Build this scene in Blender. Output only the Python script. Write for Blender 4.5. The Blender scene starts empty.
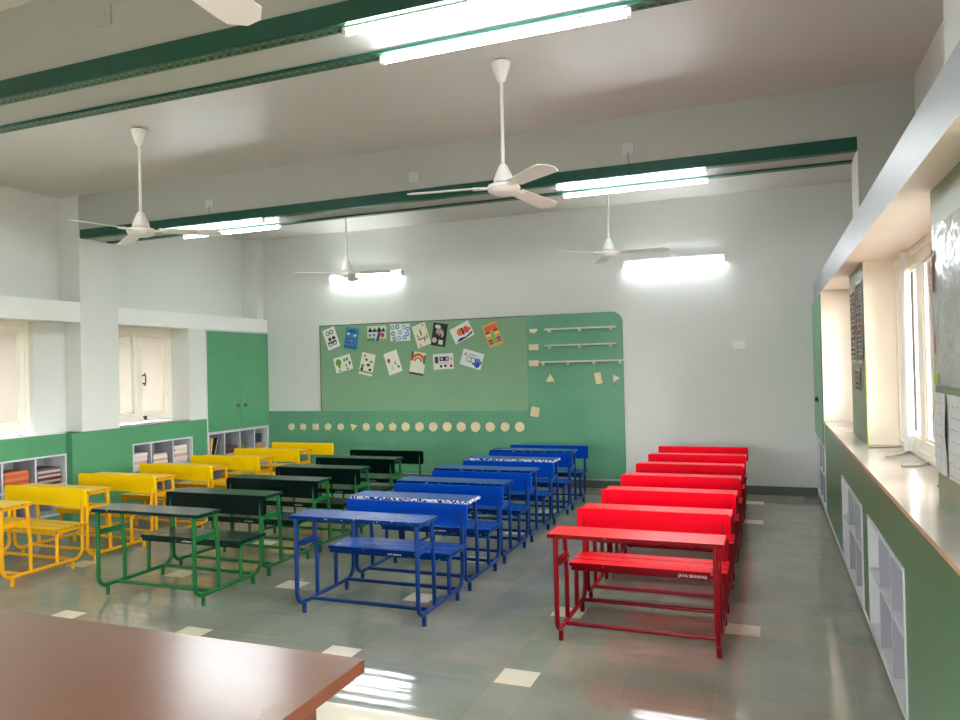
import bpy, bmesh, math, random
from mathutils import Vector, Matrix
C = bpy.context.scene.collection
sc = bpy.context.scene
PI = math.pi
rnd = random.Random(7)

# ------------------------------------------------------------------ camera
F_PX = 742.12
yaw, pitch, roll, CAM_H = .3695, .0096, -.0233, 1.5355
fwd = Vector((-math.sin(yaw)*math.cos(pitch), math.cos(yaw)*math.cos(pitch), math.sin(pitch)))
r0 = Vector((math.cos(yaw), math.sin(yaw), 0)); u0 = r0.cross(fwd)
rt = r0*math.cos(roll) + u0*math.sin(roll)
up = -r0*math.sin(roll) + u0*math.cos(roll)
cd = bpy.data.cameras.new('camera'); cam = bpy.data.objects.new('camera', cd); C.objects.link(cam)
m = Matrix((rt, up, -fwd)).transposed().to_4x4(); m.translation = (0, 0, CAM_H)
cam.matrix_world = m
cd.sensor_width = 36; cd.lens = F_PX*36/960; cd.clip_start = .05; cd.clip_end = 100
sc.camera = cam

# ------------------------------------------------------------------ world, exposure
w = bpy.data.worlds.new('world'); sc.world = w; w.use_nodes = True
bg = w.node_tree.nodes['Background']
wn = w.node_tree; wtc = wn.nodes.new('ShaderNodeTexCoord'); wsp = wn.nodes.new('ShaderNodeSeparateXYZ'); wr = wn.nodes.new('ShaderNodeValToRGB')
wn.links.new(wtc.outputs['Generated'], wsp.inputs[0]); wmr = wn.nodes.new('ShaderNodeMapRange'); wmr.inputs[1].default_value = -1; wn.links.new(wsp.outputs[2], wmr.inputs[0])
wn.links.new(wmr.outputs[0], wr.inputs[0]); wn.links.new(wr.outputs[0], bg.inputs[0])
wr.color_ramp.elements[0].position = .47; wr.color_ramp.elements[0].color = (.15, .14, .12, 1)
wr.color_ramp.elements[1].position = .53; wr.color_ramp.elements[1].color = (.97, .98, 1.0, 1)
bg.inputs[1].default_value = 9.3
TUBE = 20.0
vs = sc.view_settings
vs.view_transform = 'Standard'; vs.look = 'None'; vs.gamma = 1; vs.use_curve_mapping = False
vs.exposure = 2.17
sc.cycles.use_denoising = True
sc.cycles.max_bounces = 10; sc.cycles.diffuse_bounces = 6; sc.cycles.glossy_bounces = 4
sc.cycles.transmission_bounces = 6; sc.cycles.transparent_max_bounces = 8
sc.cycles.sample_clamp_indirect = 6.0

# ------------------------------------------------------------------ materials
MATS = {}
def srgb(r, g, b):
    f = lambda c: (c/255/12.92) if c/255 <= .04045 else ((c/255+.055)/1.055)**2.4
    return (f(r), f(g), f(b), 1)
def mat(name, col, rough=.5, metal=0., bump=0., bscale=60, var=0., vscale=3., spec=.5, emit=None, coat=0):
    if name in MATS: return MATS[name]
    M = bpy.data.materials.new(name); M.use_nodes = True; MATS[name] = M
    nt = M.node_tree; b = nt.nodes['Principled BSDF']
    b.inputs['Roughness'].default_value = rough; b.inputs['Metallic'].default_value = metal
    b.inputs['Specular IOR Level'].default_value = spec
    b.inputs['Coat Weight'].default_value = coat
    b.inputs['Base Color'].default_value = col
    tc = nt.nodes.new('ShaderNodeTexCoord')
    if var:
        n = nt.nodes.new('ShaderNodeTexNoise'); n.inputs['Scale'].default_value = vscale; n.inputs['Detail'].default_value = 5
        nt.links.new(tc.outputs['Object'], n.inputs['Vector'])
        r = nt.nodes.new('ShaderNodeMapRange'); r.inputs[1].default_value = .3; r.inputs[2].default_value = .7
        r.inputs[3].default_value = 1-var; r.inputs[4].default_value = 1+var
        nt.links.new(n.outputs['Fac'], r.inputs[0])
        mx = nt.nodes.new('ShaderNodeVectorMath'); mx.operation = 'SCALE'; mx.inputs[0].default_value = col[:3]
        nt.links.new(r.outputs[0], mx.inputs['Scale']); nt.links.new(mx.outputs[0], b.inputs['Base Color'])
    if bump:
        n = nt.nodes.new('ShaderNodeTexNoise'); n.inputs['Scale'].default_value = bscale; n.inputs['Detail'].default_value = 3
        nt.links.new(tc.outputs['Object'], n.inputs['Vector'])
        bp = nt.nodes.new('ShaderNodeBump'); bp.inputs['Strength'].default_value = bump; bp.inputs['Distance'].default_value = .01
        nt.links.new(n.outputs['Fac'], bp.inputs['Height']); nt.links.new(bp.outputs[0], b.inputs['Normal'])
    if emit:
        b.inputs['Emission Color'].default_value = emit[0]; b.inputs['Emission Strength'].default_value = emit[1]
    return M

WALL = mat('wall_paint', srgb(216, 219, 215), .55, bump=.05, bscale=25, var=.02, vscale=1.5)
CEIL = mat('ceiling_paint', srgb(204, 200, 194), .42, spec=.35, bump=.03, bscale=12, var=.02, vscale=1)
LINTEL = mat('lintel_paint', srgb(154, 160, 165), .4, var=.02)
BEAM_SHADED = mat('beam_paint_shaded', srgb(176, 178, 172), .5, bump=.05, bscale=25, var=.02, vscale=1.5)  # wall paint darkened, so the shade on the beams sits in the colour
WHITE = mat('white_paint', srgb(232, 233, 230), .4, var=.02)
CREAM = mat('cream_paint_and_bounce', srgb(240, 229, 212), .45, var=.02)
SILL = mat('sill_laminate', srgb(176, 166, 156), .16, var=.06, vscale=5)
SILLEDGE = mat('sill_edge', srgb(196, 160, 128), .4, var=.1, vscale=9)
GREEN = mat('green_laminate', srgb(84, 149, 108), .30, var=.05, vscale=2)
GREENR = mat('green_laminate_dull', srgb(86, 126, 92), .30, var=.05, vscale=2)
GREENP = mat('pillar_green', srgb(124, 140, 112), .4, var=.06, vscale=3)
LIME = mat('lime_edge', srgb(190, 220, 70), .4)
OLIVE = mat('olive_felt', srgb(130, 168, 134), .9, bump=.1, bscale=300, var=.03)
EDGE = mat('board_edge', srgb(86, 78, 66), .5)
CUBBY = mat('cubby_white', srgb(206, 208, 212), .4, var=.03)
CUBIN = mat('cubby_white_shaded', srgb(150, 152, 160), .5, var=.03)  # cubby white darkened to paint in the shade inside the compartments
CHAN = mat('channel_green', srgb(14, 78, 62), .35, var=.08, vscale=6)
CHANB = mat('channel_slotted_green', srgb(70, 108, 84), .4, metal=.3, var=.08, vscale=9)
FANW = mat('fan_white', srgb(238, 234, 230), .3, var=.02)
DARK = mat('dark_gap', srgb(40, 42, 44), .6)
BLACK = mat('black_iron', srgb(22, 20, 18), .4)
STEEL = mat('steel', srgb(170, 168, 160), .3, metal=.9)
BRASS = mat('aged_brass', srgb(120, 100, 72), .35, metal=.8)
SKIRT = mat('skirting_stone', srgb(78, 88, 80), .3, var=.1, vscale=6)
PLASTIC = mat('switch_plastic', srgb(232, 234, 232), .35, var=.01)
PLG = mat('plate_grey', srgb(196, 199, 196), .4, var=.02)
PLY = mat('plywood', srgb(226, 208, 168), .55, var=.08, vscale=30)
RAIL = mat('rail_white', srgb(205, 205, 192), .4, var=.05, vscale=10)
TUBEM = mat('tube_glow', (1, 1, 1, 1), .4, emit=((.90, .97, 1, 1), TUBE))
WHITEFRAME = mat('window_cream', srgb(246, 240, 226), .4, var=.02)

def pane_material(name, tint, frost):
    M = bpy.data.materials.new(name); M.use_nodes = True; nt = M.node_tree; nt.nodes.clear()
    o = nt.nodes.new('ShaderNodeOutputMaterial'); mx = nt.nodes.new('ShaderNodeMixShader')
    a = nt.nodes.new('ShaderNodeBsdfTranslucent' if frost else 'ShaderNodeBsdfTransparent'); a.inputs[0].default_value = tint
    g = nt.nodes.new('ShaderNodeBsdfGlossy'); g.inputs['Roughness'].default_value = .1
    fr = nt.nodes.new('ShaderNodeFresnel'); fr.inputs[0].default_value = 1.4
    nt.links.new(fr.outputs[0], mx.inputs[0]); nt.links.new(a.outputs[0], mx.inputs[1]); nt.links.new(g.outputs[0], mx.inputs[2])
    nt.links.new(mx.outputs[0], o.inputs[0]); return M
FROST = pane_material('frosted_pane', (.33, .31, .28, 1), True)
CLEAR = pane_material('clear_pane', (.95, .95, .93, 1), False)

def math_node(nt, op, a, b=None, c=None):
    n = nt.nodes.new('ShaderNodeMath'); n.operation = op
    for i, x in enumerate((a, b, c)):
        if x is None: continue
        if isinstance(x, (int, float)): n.inputs[i].default_value = x
        else: nt.links.new(x, n.inputs[i])
    return n.outputs[0]

def floor_material():
    M = bpy.data.materials.new('kota_stone_floor'); M.use_nodes = True; nt = M.node_tree; b = nt.nodes['Principled BSDF']
    tc = nt.nodes.new('ShaderNodeTexCoord'); sp = nt.nodes.new('ShaderNodeSeparateXYZ'); nt.links.new(tc.outputs['Object'], sp.inputs[0])
    X, Y = sp.outputs[0], sp.outputs[1]
    N = lambda op, a, b_=None, c=None: math_node(nt, op, a, b_, c)
    px = N('DIVIDE', N('ADD', X, .265+10*1.02), 1.02); py = N('DIVIDE', N('ADD', Y, -3.395+10*1.015), 1.015)
    u = N('FRACT', px); v = N('FRACT', py)
    iu = N('ADD', N('GREATER_THAN', u, .185), N('GREATER_THAN', u, .59)); iv = N('ADD', N('GREATER_THAN', v, .175), N('GREATER_THAN', v, .585))
    idx = N('ADD', N('MULTIPLY', N('FLOOR', px), 3), iu); idy = N('ADD', N('MULTIPLY', N('FLOOR', py), 3), iv)
    cb = nt.nodes.new('ShaderNodeCombineXYZ'); nt.links.new(idx, cb.inputs[0]); nt.links.new(idy, cb.inputs[1])
    wn = nt.nodes.new('ShaderNodeTexWhiteNoise'); wn.noise_dimensions = '2D'; nt.links.new(cb.outputs[0], wn.inputs['Vector'])
    ramp = nt.nodes.new('ShaderNodeValToRGB'); cr = ramp.color_ramp
    cr.elements[0].color = srgb(132, 137, 126); cr.elements[1].color = srgb(150, 152, 140)
    e = cr.elements.new(.35); e.color = srgb(138, 142, 130)
    e = cr.elements.new(.7); e.color = srgb(142, 144, 132)
    e = cr.elements.new(.88); e.color = srgb(148, 143, 130)
    nt.links.new(wn.outputs['Value'], ramp.inputs[0])
    nz = nt.nodes.new('ShaderNodeTexNoise'); nz.inputs['Scale'].default_value = 3.5; nz.inputs['Detail'].default_value = 8
    nt.links.new(tc.outputs['Object'], nz.inputs['Vector'])
    mr = nt.nodes.new('ShaderNodeMapRange'); mr.inputs[1].default_value = .3; mr.inputs[2].default_value = .7; mr.inputs[3].default_value = .88; mr.inputs[4].default_value = 1.1
    nt.links.new(nz.outputs['Fac'], mr.inputs[0])
    sc_ = nt.nodes.new('ShaderNodeVectorMath'); sc_.operation = 'SCALE'; nt.links.new(ramp.outputs[0], sc_.inputs[0]); nt.links.new(mr.outputs[0], sc_.inputs['Scale'])
    # joints
    def near(t, ks):
        d = None
        for k in ks:
            a = N('ABSOLUTE', N('SUBTRACT', t, k)); d = a if d is None else N('MINIMUM', d, a)
        return d
    j = N('LESS_THAN', N('MINIMUM', near(u, (0, .185, .59, 1)), near(v, (0, .175, .585, 1))), .0022)
    m1 = nt.nodes.new('ShaderNodeMix'); m1.data_type = 'RGBA'; nt.links.new(N('MULTIPLY', j, .22), m1.inputs[0])
    nt.links.new(sc_.outputs[0], m1.inputs[6]); m1.inputs[7].default_value = srgb(172, 172, 160)
    ins = N('MULTIPLY', N('LESS_THAN', u, .185), N('LESS_THAN', v, .175))
    ins = N('MULTIPLY', ins, N('MAXIMUM', N('LESS_THAN', X, -.9), N('MULTIPLY', N('GREATER_THAN', Y, 4.0), N('SUBTRACT', 1, N('MULTIPLY', N('GREATER_THAN', Y, 5.0), N('LESS_THAN', Y, 7.2))))))
    strip = N('LESS_THAN', Y, 2.957)
    crm = N('MAXIMUM', ins, strip)
    m2 = nt.nodes.new('ShaderNodeMix'); m2.data_type = 'RGBA'; nt.links.new(crm, m2.inputs[0])
    nt.links.new(m1.outputs[2], m2.inputs[6]); m2.inputs[7].default_value = srgb(226, 218, 198)
    nt.links.new(m2.outputs[2], b.inputs['Base Color'])
    rr = nt.nodes.new('ShaderNodeMapRange'); rr.inputs[3].default_value = .05; rr.inputs[4].default_value = .17
    nt.links.new(nz.outputs['Fac'], rr.inputs[0]); nt.links.new(rr.outputs[0], b.inputs['Roughness'])
    # faint polishing ripples running along x, as left by the grinding of the stone
    n2 = nt.nodes.new('ShaderNodeTexNoise'); n2.inputs['Scale'].default_value = 1.3; n2.inputs['Detail'].default_value = 1; nt.links.new(tc.outputs['Object'], n2.inputs['Vector'])
    wob = N('MULTIPLY', N('SUBTRACT', n2.outputs['Fac'], .5), .10)
    wave = N('MULTIPLY', N('SINE', N('MULTIPLY', N('ADD', Y, wob), 2*PI/.083)), N('MULTIPLY', n2.outputs['Fac'], 1.6))
    bp = nt.nodes.new('ShaderNodeBump'); bp.inputs['Strength'].default_value = 1; bp.inputs['Distance'].default_value = .00022
    nt.links.new(wave, bp.inputs['Height']); nt.links.new(bp.outputs[0], b.inputs['Normal'])
    return M
FLOOR = floor_material()

def wood_material():
    M = bpy.data.materials.new('table_wood'); M.use_nodes = True; nt = M.node_tree; b = nt.nodes['Principled BSDF']
    tc = nt.nodes.new('ShaderNodeTexCoord'); mp = nt.nodes.new('ShaderNodeMapping'); mp.inputs['Scale'].default_value = (.5, 4, 4)
    nt.links.new(tc.outputs['Object'], mp.inputs[0])
    n = nt.nodes.new('ShaderNodeTexNoise'); n.inputs['Scale'].default_value = 1.6; n.inputs['Detail'].default_value = 1; n.inputs['Distortion'].default_value = 0
    nt.links.new(mp.outputs[0], n.inputs['Vector'])
    r = nt.nodes.new('ShaderNodeValToRGB'); r.color_ramp.elements[0].position = .2; r.color_ramp.elements[1].position = .8
    r.color_ramp.elements[0].color = srgb(112, 67, 45); r.color_ramp.elements[1].color = srgb(117, 71, 48)
    nt.links.new(n.outputs['Fac'], r.inputs[0])
    # scratches
    mp2 = nt.nodes.new('ShaderNodeMapping'); mp2.inputs['Scale'].default_value = (9, 22, 1); mp2.inputs['Rotation'].default_value = (0, 0, .5)
    nt.links.new(tc.outputs['Object'], mp2.inputs[0])
    n2 = nt.nodes.new('ShaderNodeTexNoise'); n2.inputs['Scale'].default_value = 5; n2.inputs['Detail'].default_value = 3; nt.links.new(mp2.outputs[0], n2.inputs['Vector'])
    g = math_node(nt, 'GREATER_THAN', n2.outputs['Fac'], .82)
    mx = nt.nodes.new('ShaderNodeMix'); mx.data_type = 'RGBA'; nt.links.new(g, mx.inputs[0]); nt.links.new(r.outputs[0], mx.inputs[6]); mx.inputs[7].default_value = srgb(196, 180, 166)
    nt.links.new(mx.outputs[2], b.inputs['Base Color']); b.inputs['Roughness'].default_value = .26; b.inputs['Specular IOR Level'].default_value = .55; b.inputs['Coat Weight'].default_value = .65; b.inputs['Coat Roughness'].default_value = .23
    return M
WOOD = wood_material()

def peg_material():
    M = bpy.data.materials.new('pegboard_green'); M.use_nodes = True; nt = M.node_tree; b = nt.nodes['Principled BSDF']
    tc = nt.nodes.new('ShaderNodeTexCoord'); sp = nt.nodes.new('ShaderNodeSeparateXYZ'); nt.links.new(tc.outputs['Object'], sp.inputs[0])
    N = lambda op, a, b_=None, c=None: math_node(nt, op, a, b_, c)
    P = .2
    fx = N('SUBTRACT', N('FRACT', N('DIVIDE', N('ADD', sp.outputs[0], 20.05), P)), .5); fz = N('SUBTRACT', N('FRACT', N('DIVIDE', N('ADD', sp.outputs[2], 20.02), P)), .5)
    d = N('SQRT', N('ADD', N('MULTIPLY', fx, fx), N('MULTIPLY', fz, fz)))
    hole = N('LESS_THAN', d, .034)
    nz = nt.nodes.new('ShaderNodeTexNoise'); nz.inputs['Scale'].default_value = 1.2; nt.links.new(tc.outputs['Object'], nz.inputs['Vector'])
    r = nt.nodes.new('ShaderNodeValToRGB'); r.color_ramp.elements[0].position = .3; r.color_ramp.elements[1].position = .7
    r.color_ramp.elements[0].color = srgb(88, 149, 118); r.color_ramp.elements[1].color = srgb(100, 160, 126)
    nt.links.new(nz.outputs['Fac'], r.inputs[0])
    mx = nt.nodes.new('ShaderNodeMix'); mx.data_type = 'RGBA'; nt.links.new(hole, mx.inputs[0]); nt.links.new(r.outputs[0], mx.inputs[6]); mx.inputs[7].default_value = srgb(58, 92, 70)
    nt.links.new(mx.outputs[2], b.inputs['Base Color']); b.inputs['Roughness'].default_value = .3
    return M
PEG = peg_material()

def worn_material(name, col, thr, wear=(225, 222, 214), scale=38, rough=.3, spec=.08):
    M = bpy.data.materials.new(name); M.use_nodes = True; nt = M.node_tree; b = nt.nodes['Principled BSDF']
    tc = nt.nodes.new('ShaderNodeTexCoord'); n = nt.nodes.new('ShaderNodeTexNoise'); n.inputs['Scale'].default_value = scale; n.inputs['Detail'].default_value = 4
    nt.links.new(tc.outputs['Object'], n.inputs['Vector'])
    g = math_node(nt, 'GREATER_THAN', n.outputs['Fac'], thr)
    mx = nt.nodes.new('ShaderNodeMix'); mx.data_type = 'RGBA'; nt.links.new(g, mx.inputs[0]); mx.inputs[6].default_value = col; mx.inputs[7].default_value = srgb(*wear)
    nt.links.new(mx.outputs[2], b.inputs['Base Color']); b.inputs['Roughness'].default_value = rough; b.inputs['Specular IOR Level'].default_value = spec
    return M

# ------------------------------------------------------------------ mesh helpers
class MB:
    def __init__(s): s.v = []; s.f = []; s.mi = []; s.m = []
    def slot(s, m):
        if m is None: return 0
        if m not in s.m: s.m.append(m)
        return s.m.index(m)
    def add(s, vs_, fs, m=None):
        k = len(s.v); i = s.slot(m); s.v += [tuple(p) for p in vs_]
        for f in fs: s.f.append([k+a for a in f]); s.mi.append(i)
    def box(s, x0, x1, y0, y1, z0, z1, m=None, faces=None):
        v = [(x, y, z) for z in (z0, z1) for y in (y0, y1) for x in (x0, x1)]
        F = {'-z': (0, 2, 3, 1), '+z': (4, 5, 7, 6), '-y': (0, 1, 5, 4), '+y': (2, 6, 7, 3), '-x': (0, 4, 6, 2), '+x': (1, 3, 7, 5)}
        if faces is None: s.add(v, list(F.values()), m)
        else:
            for n_, f in F.items(): s.add([v[a] for a in f], [(0, 1, 2, 3)], faces.get(n_, m))
    def prism(s, poly, z0, z1, m=None, axis='z', mside=None):
        n = len(poly)
        def P(a, b, c): return {'z': (a, b, c), 'y': (a, c, b), 'x': (c, a, b)}[axis]
        v = [P(a, b, z0) for a, b in poly] + [P(a, b, z1) for a, b in poly]
        s.add(v, [tuple(range(n-1, -1, -1)), tuple(range(n, 2*n))], m)
        s.add(v, [(i, (i+1) % n, n+(i+1) % n, n+i) for i in range(n)], mside or m)
    def tube(s, pts, r, n=8, m=None, cap=True):
        P = [Vector(p) for p in pts]; k = len(P); rings = []; T = (P[1]-P[0]).normalized()
        N_ = T.orthogonal().normalized()
        for i in range(k):
            if i == 0: t = (P[1]-P[0]).normalized()
            elif i == k-1: t = (P[-1]-P[-2]).normalized()
            else: t = ((P[i+1]-P[i]).normalized()+(P[i]-P[i-1]).normalized()).normalized()
            q = T.rotation_difference(t); N_ = q @ N_; T = t; B = T.cross(N_)
            rr = r[i] if isinstance(r, (list, tuple)) else r
            rings.append([P[i]+(N_*math.cos(2*PI*a/n)+B*math.sin(2*PI*a/n))*rr for a in range(n)])
        v = [p for R in rings for p in R]; f = []
        for i in range(k-1):
            for a in range(n): f.append((i*n+a, i*n+(a+1) % n, (i+1)*n+(a+1) % n, (i+1)*n+a))
        if cap: f += [tuple(range(n-1, -1, -1)), tuple(range((k-1)*n, k*n))]
        s.add(v, f, m)
    def lathe(s, prof, c=(0, 0, 0), n=20, m=None):
        v = []; f = []; k = len(prof)
        for r, z in prof:
            for a in range(n): v.append((c[0]+r*math.cos(2*PI*a/n), c[1]+r*math.sin(2*PI*a/n), c[2]+z))
        for i in range(k-1):
            for a in range(n): f.append((i*n+a, i*n+(a+1) % n, (i+1)*n+(a+1) % n, (i+1)*n+a))
        f += [tuple(range(n-1, -1, -1)), tuple(range((k-1)*n, k*n))]
        s.add(v, f, m)
    def build(s, name, m=None, parent=None, smooth=False, bevel=0, solid=0):
        me = bpy.data.meshes.new(name); me.from_pydata(s.v, [], s.f)
        mats = s.m if s.m else []
        if m is not None and not mats: mats = [m]
        for x in mats: me.materials.append(x)
        for p, i in zip(me.polygons, s.mi): p.material_index = i if s.m else 0
        bm = bmesh.new(); bm.from_mesh(me); bmesh.ops.recalc_face_normals(bm, faces=bm.faces); bm.to_mesh(me); bm.free()
        o = bpy.data.objects.new(name, me); C.objects.link(o)
        if parent: o.parent = parent
        if smooth:
            for p in me.polygons: p.use_smooth = True
            md = o.modifiers.new('edges', 'EDGE_SPLIT'); md.split_angle = math.radians(40)
        if solid:
            md = o.modifiers.new('solid', 'SOLIDIFY'); md.thickness = solid
        if bevel:
            md = o.modifiers.new('bevel', 'BEVEL'); md.width = bevel; md.segments = 2; md.limit_method = 'ANGLE'; md.angle_limit = math.radians(50)
        return o
def bx(x0, x1, y0, y1, z0, z1, m=None, faces=None):
    b = MB(); b.box(x0, x1, y0, y1, z0, z1, m, faces); return b
def thing(name, label, cat, loc=(0, 0, 0), rz=0, group=None):
    o = bpy.data.objects.new(name, None); o.empty_display_size = .1; C.objects.link(o); o.location = loc; o.rotation_euler = (0, 0, rz)
    return tag(o, label, cat, group)
def tag(o, label, cat, group=None):
    o['label'] = label; o['category'] = cat
    if group: o['group'] = group
    return o
def struct(o, label=None):
    o['kind'] = 'structure'
    if label: o['label'] = label
    return o
def dup(root, loc, label, group=None, rz=None):
    r = root.copy(); C.objects.link(r); r.location = loc; r['label'] = label
    if rz is not None: r.rotation_euler = (0, 0, rz)
    if group: r['group'] = group
    for ch in list(root.children):
        c = ch.copy(); C.objects.link(c); c.parent = r
        for g in list(ch.children):
            d = g.copy(); C.objects.link(d); d.parent = c
    return r
def arc(cx, cz, r, a0, a1, n=6):
    return [(cx+r*math.cos(a0+(a1-a0)*i/n), cz+r*math.sin(a0+(a1-a0)*i/n)) for i in range(n+1)]
ORD = ['first', 'second', 'third', 'fourth', 'fifth', 'sixth', 'seventh', 'eighth', 'ninth', 'tenth']

# ------------------------------------------------------------------ setting
YB, ZC = 9.105, 3.489
XL, XR = -6.89, .493
Y0 = -2.6
struct(bx(-7.75, 1.5, Y0, YB+.2, -.1, 0).build('floor', FLOOR), 'grey-green polished stone floor with small cream inset tiles')
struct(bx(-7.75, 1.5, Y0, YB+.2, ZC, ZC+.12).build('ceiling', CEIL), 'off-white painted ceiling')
struct(bx(-7.75, 1.5, YB, YB+.2, 0, ZC).build('wall_back', WALL), 'plain off-white far wall')
b = MB(); b.box(-7.75, -3.0, Y0-.2, Y0, 0, ZC); b.box(-.6, 1.5, Y0-.2, Y0, 0, ZC); b.box(-3.0, -.6, Y0-.2, Y0, 0, .75); b.box(-3.0, -.6, Y0-.2, Y0, 1.85, ZC)
struct(b.build('wall_front', WALL), 'off-white wall behind the viewer')
# left wall
b = MB()
b.box(-7.75, -7.45, Y0, YB, 0, .94)
b.box(-7.75, -7.2, Y0, YB, 2.12, ZC)
for y0, y1 in ((Y0, -.4), (2.2, 4.3), (5.52, 5.9)): b.box(-7.75, -7.12, y0, y1, .94, 2.12)
b.box(-7.75, XL, 7.5, 7.80, .94, 2.12)
b.box(-7.75, -7.4, 7.80, YB, .94, 2.12)
b.box(-7.75, -6.95, 8.95, YB, 2.3, ZC)
struct(b.build('wall_left', WALL), 'off-white left wall with window recesses')
for i, (y0, y1) in enumerate(((5.9, 6.4), (2.76, 3.26))):
    struct(bx(-7.75, XL, y0, y1, 0 if i else .94, ZC).build('trim_%d' % (i+1), WALL), 'white column standing against the left wall')
struct(bx(-7.3, XL, 6.4, YB, 2.12, 2.31).build('trim_3', WHITE), 'white ledge above the far left window and cupboard')
struct(bx(-7.3, XL, 3.26, 5.9, 2.12, 2.335).build('trim_4', WHITE), 'white ledge above the near left window')
# right wall
b = MB()
b.box(1.0, 1.5, Y0, YB, 2.38, ZC)
b.box(.95, 1.5, Y0, YB, 0, .93)
b.box(.95, 1.5, 7.8, YB, .93, 2.19)
b.box(.95, 1.5, Y0, -.6, .93, 2.19)
struct(b.build('wall_right', WALL), 'off-white right wall above the windows')
fc = {'-x': GREENP, '-y': CREAM, '+y': CREAM}
for i, (y0, y1) in enumerate(((5.65, 6.55), (2.5, 3.4), (-.6, .3))):
    p = bx(.62, 1.5, y0, y1, .945, 2.19, CREAM, fc)
    p.box(.620, .626, y0-.003, y0, .945, 1.62, LIME if i == 0 else GREENP)
    struct(p.build('trim_%d' % (5+i)), 'green faced pillar with cream sides between the right windows')
struct(bx(.50, 1.5, Y0, YB, 2.19, 2.38, LINTEL, {'-z': CREAM}).build('trim_8'), 'white lintel ledge running above the right windows')  # cream underside paints in warm light bounced onto a white lintel
for i, (y0, y1) in enumerate(((5.9, 6.31), (2.76, 3.16))):
    struct(bx(.635, 1.2, y0, y1, 2.38, ZC, BEAM_SHADED, {'-x': WALL}).build('trim_%d' % (9+i)), 'white column above the right lintel')  # room-facing side kept light, other sides painted darker as shade
# beams
for i, (y0, y1) in enumerate(((5.9, 6.306), (2.76, 3.153), (-.38, .013))):
    struct(bx(XL, .635, y0, y1, 3.035, ZC).build('trim_%d' % (11+i), BEAM_SHADED), 'off-white concrete beam under the ceiling')
struct(bx(XL, XR, YB-.02, YB, 0, .1).build('baseboard_back', SKIRT), 'dark stone skirting along the far wall')
b = MB(); b.box(XR+.004, XR+.03, 0.0, YB, 0, .05, SKIRT); b.box(XR-.004, XR+.03, 0, YB, .05, .07, WHITE)
struct(b.build('baseboard_right'), 'thin pale strip along the foot of the right counter')

# ------------------------------------------------------------------ windows
def casement(parent, ax, x, y0, y1, z0, z1, pane, st=.062, th=.035, handle=None, rot=None):
    """one sash in the plane x, between y0..y1, z0..z1"""
    b = MB()
    for a, c, d, e in ((y0, y0+st, z0, z1), (y1-st, y1, z0, z1), (y0+st, y1-st, z0, z0+st), (y0+st, y1-st, z1-st, z1)):
        b.box(x, x+th*ax, a, c, d, e)
    # inner bead
    q = st; w_ = .018
    for a, c, d, e in ((y0+q, y0+q+w_, z0+q, z1-q), (y1-q-w_, y1-q, z0+q, z1-q), (y0+q, y1-q, z0+q, z0+q+w_), (y0+q, y1-q, z1-q-w_, z1-q)):
        b.box(x+.012*ax, x+.024*ax, a, c, d, e)
    s = b.build('sash', WHITEFRAME, parent, bevel=.003)
    bx(x+.016*ax, x+.020*ax, y0+st, y1-st, z0+st, z1-st).build('pane', pane, s)
    return s
def window(n, x, ax, y0, y1, z0, z1, ncase, pane, label):
    f = .045; b = MB()
    for a, c, d, e in ((y0, y0+f, z0, z1), (y1-f, y1, z0, z1), (y0+f, y1-f, z0, z0+f), (y0+f, y1-f, z1-f, z1)):
        b.box(x-.01*ax, x+.05*ax, a, c, d, e)
    root = b.build('window_%d' % n, WHITEFRAME, bevel=.003); struct(root, label)
    w_ = (y1-y0-2*f)/ncase
    ss = [casement(root, ax, x, y0+f+i*w_+.002, y0+f+(i+1)*w_-.002, z0+f, z1-f, pane) for i in range(ncase)]
    return root, ss
W1, S1 = window(1, -7.19, -1, 6.405, 7.5, .965, 2.118, 2, FROST, 'cream two-sash window in the far left recess')
h = MB(); h.box(-7.19, -7.15, 7.025, 7.04, 1.42, 1.44); h.box(-7.19, -7.15, 7.025, 7.04, 1.52, 1.54)
h.tube([(-7.152, 7.032, 1.40), (-7.145, 7.036, 1.45), (-7.145, 7.036, 1.51), (-7.152, 7.032, 1.56)], .009, 6); h.build('handle', BLACK, W1)
bx(-7.19, -7.16, 7.03, 7.06, .985, 1.03).build('bolt', BLACK, W1)
b = MB(); b.tube([(-7.16, 7.07, .978), (-7.06, 7.2, .978), (-7.10, 7.38, .976)], .006, 6); b.tube([(-7.15, 6.55, .976), (-7.05, 6.75, .976), (-7.1, 6.9, .976)], .006, 6)
b.build('stay_hook', STEEL, W1)
W2, S2 = window(2, -7.19, -1, 4.32, 5.52, .965, 2.118, 2, FROST, 'cream frosted window at the left edge')
b = MB(); b.tube([(-7.16, 5.1, .976), (-7.09, 5.25, .976), (-7.13, 5.44, .976)], .006, 6); b.tube([(-7.15, 4.95, .976), (-7.08, 5.1, .976), (-7.14, 5.22, .976)], .006, 6); b.build('stay_hook', STEEL, W2)
for y0, y1, z1 in ((6.4, 7.5, .965), (4.3, 5.52, .965)):
    pass
W3, S3 = window(3, .82, 1, 3.4, 5.65, .95, 2.188, 3, CLEAR, 'bright cream framed window behind the right counter')
b = MB()
for x0, y0, x1, y1 in ((.80, 5.52, .60, 5.42), (.80, 5.25, .64, 4.95), (.82, 4.7, .66, 4.55), (.80, 4.0, .70, 3.85)): b.tube([(x0, y0, .953), ((x0+x1)/2, (y0+y1)/2-.02, .953), (x1, y1, .953)], .006, 6)
b.build('stay_hook', STEEL, W3)
b = MB(); b.tube([(.80, 5.2, .96), (.80, 5.2, 2.18)], .028, 12); b.build('curtain_pole', WHITE, W3)
W4, S4 = window(4, .82, 1, 6.55, 7.8, .95, 2.188, 2, CLEAR, 'cream framed window beyond the far green pillar')
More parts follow.
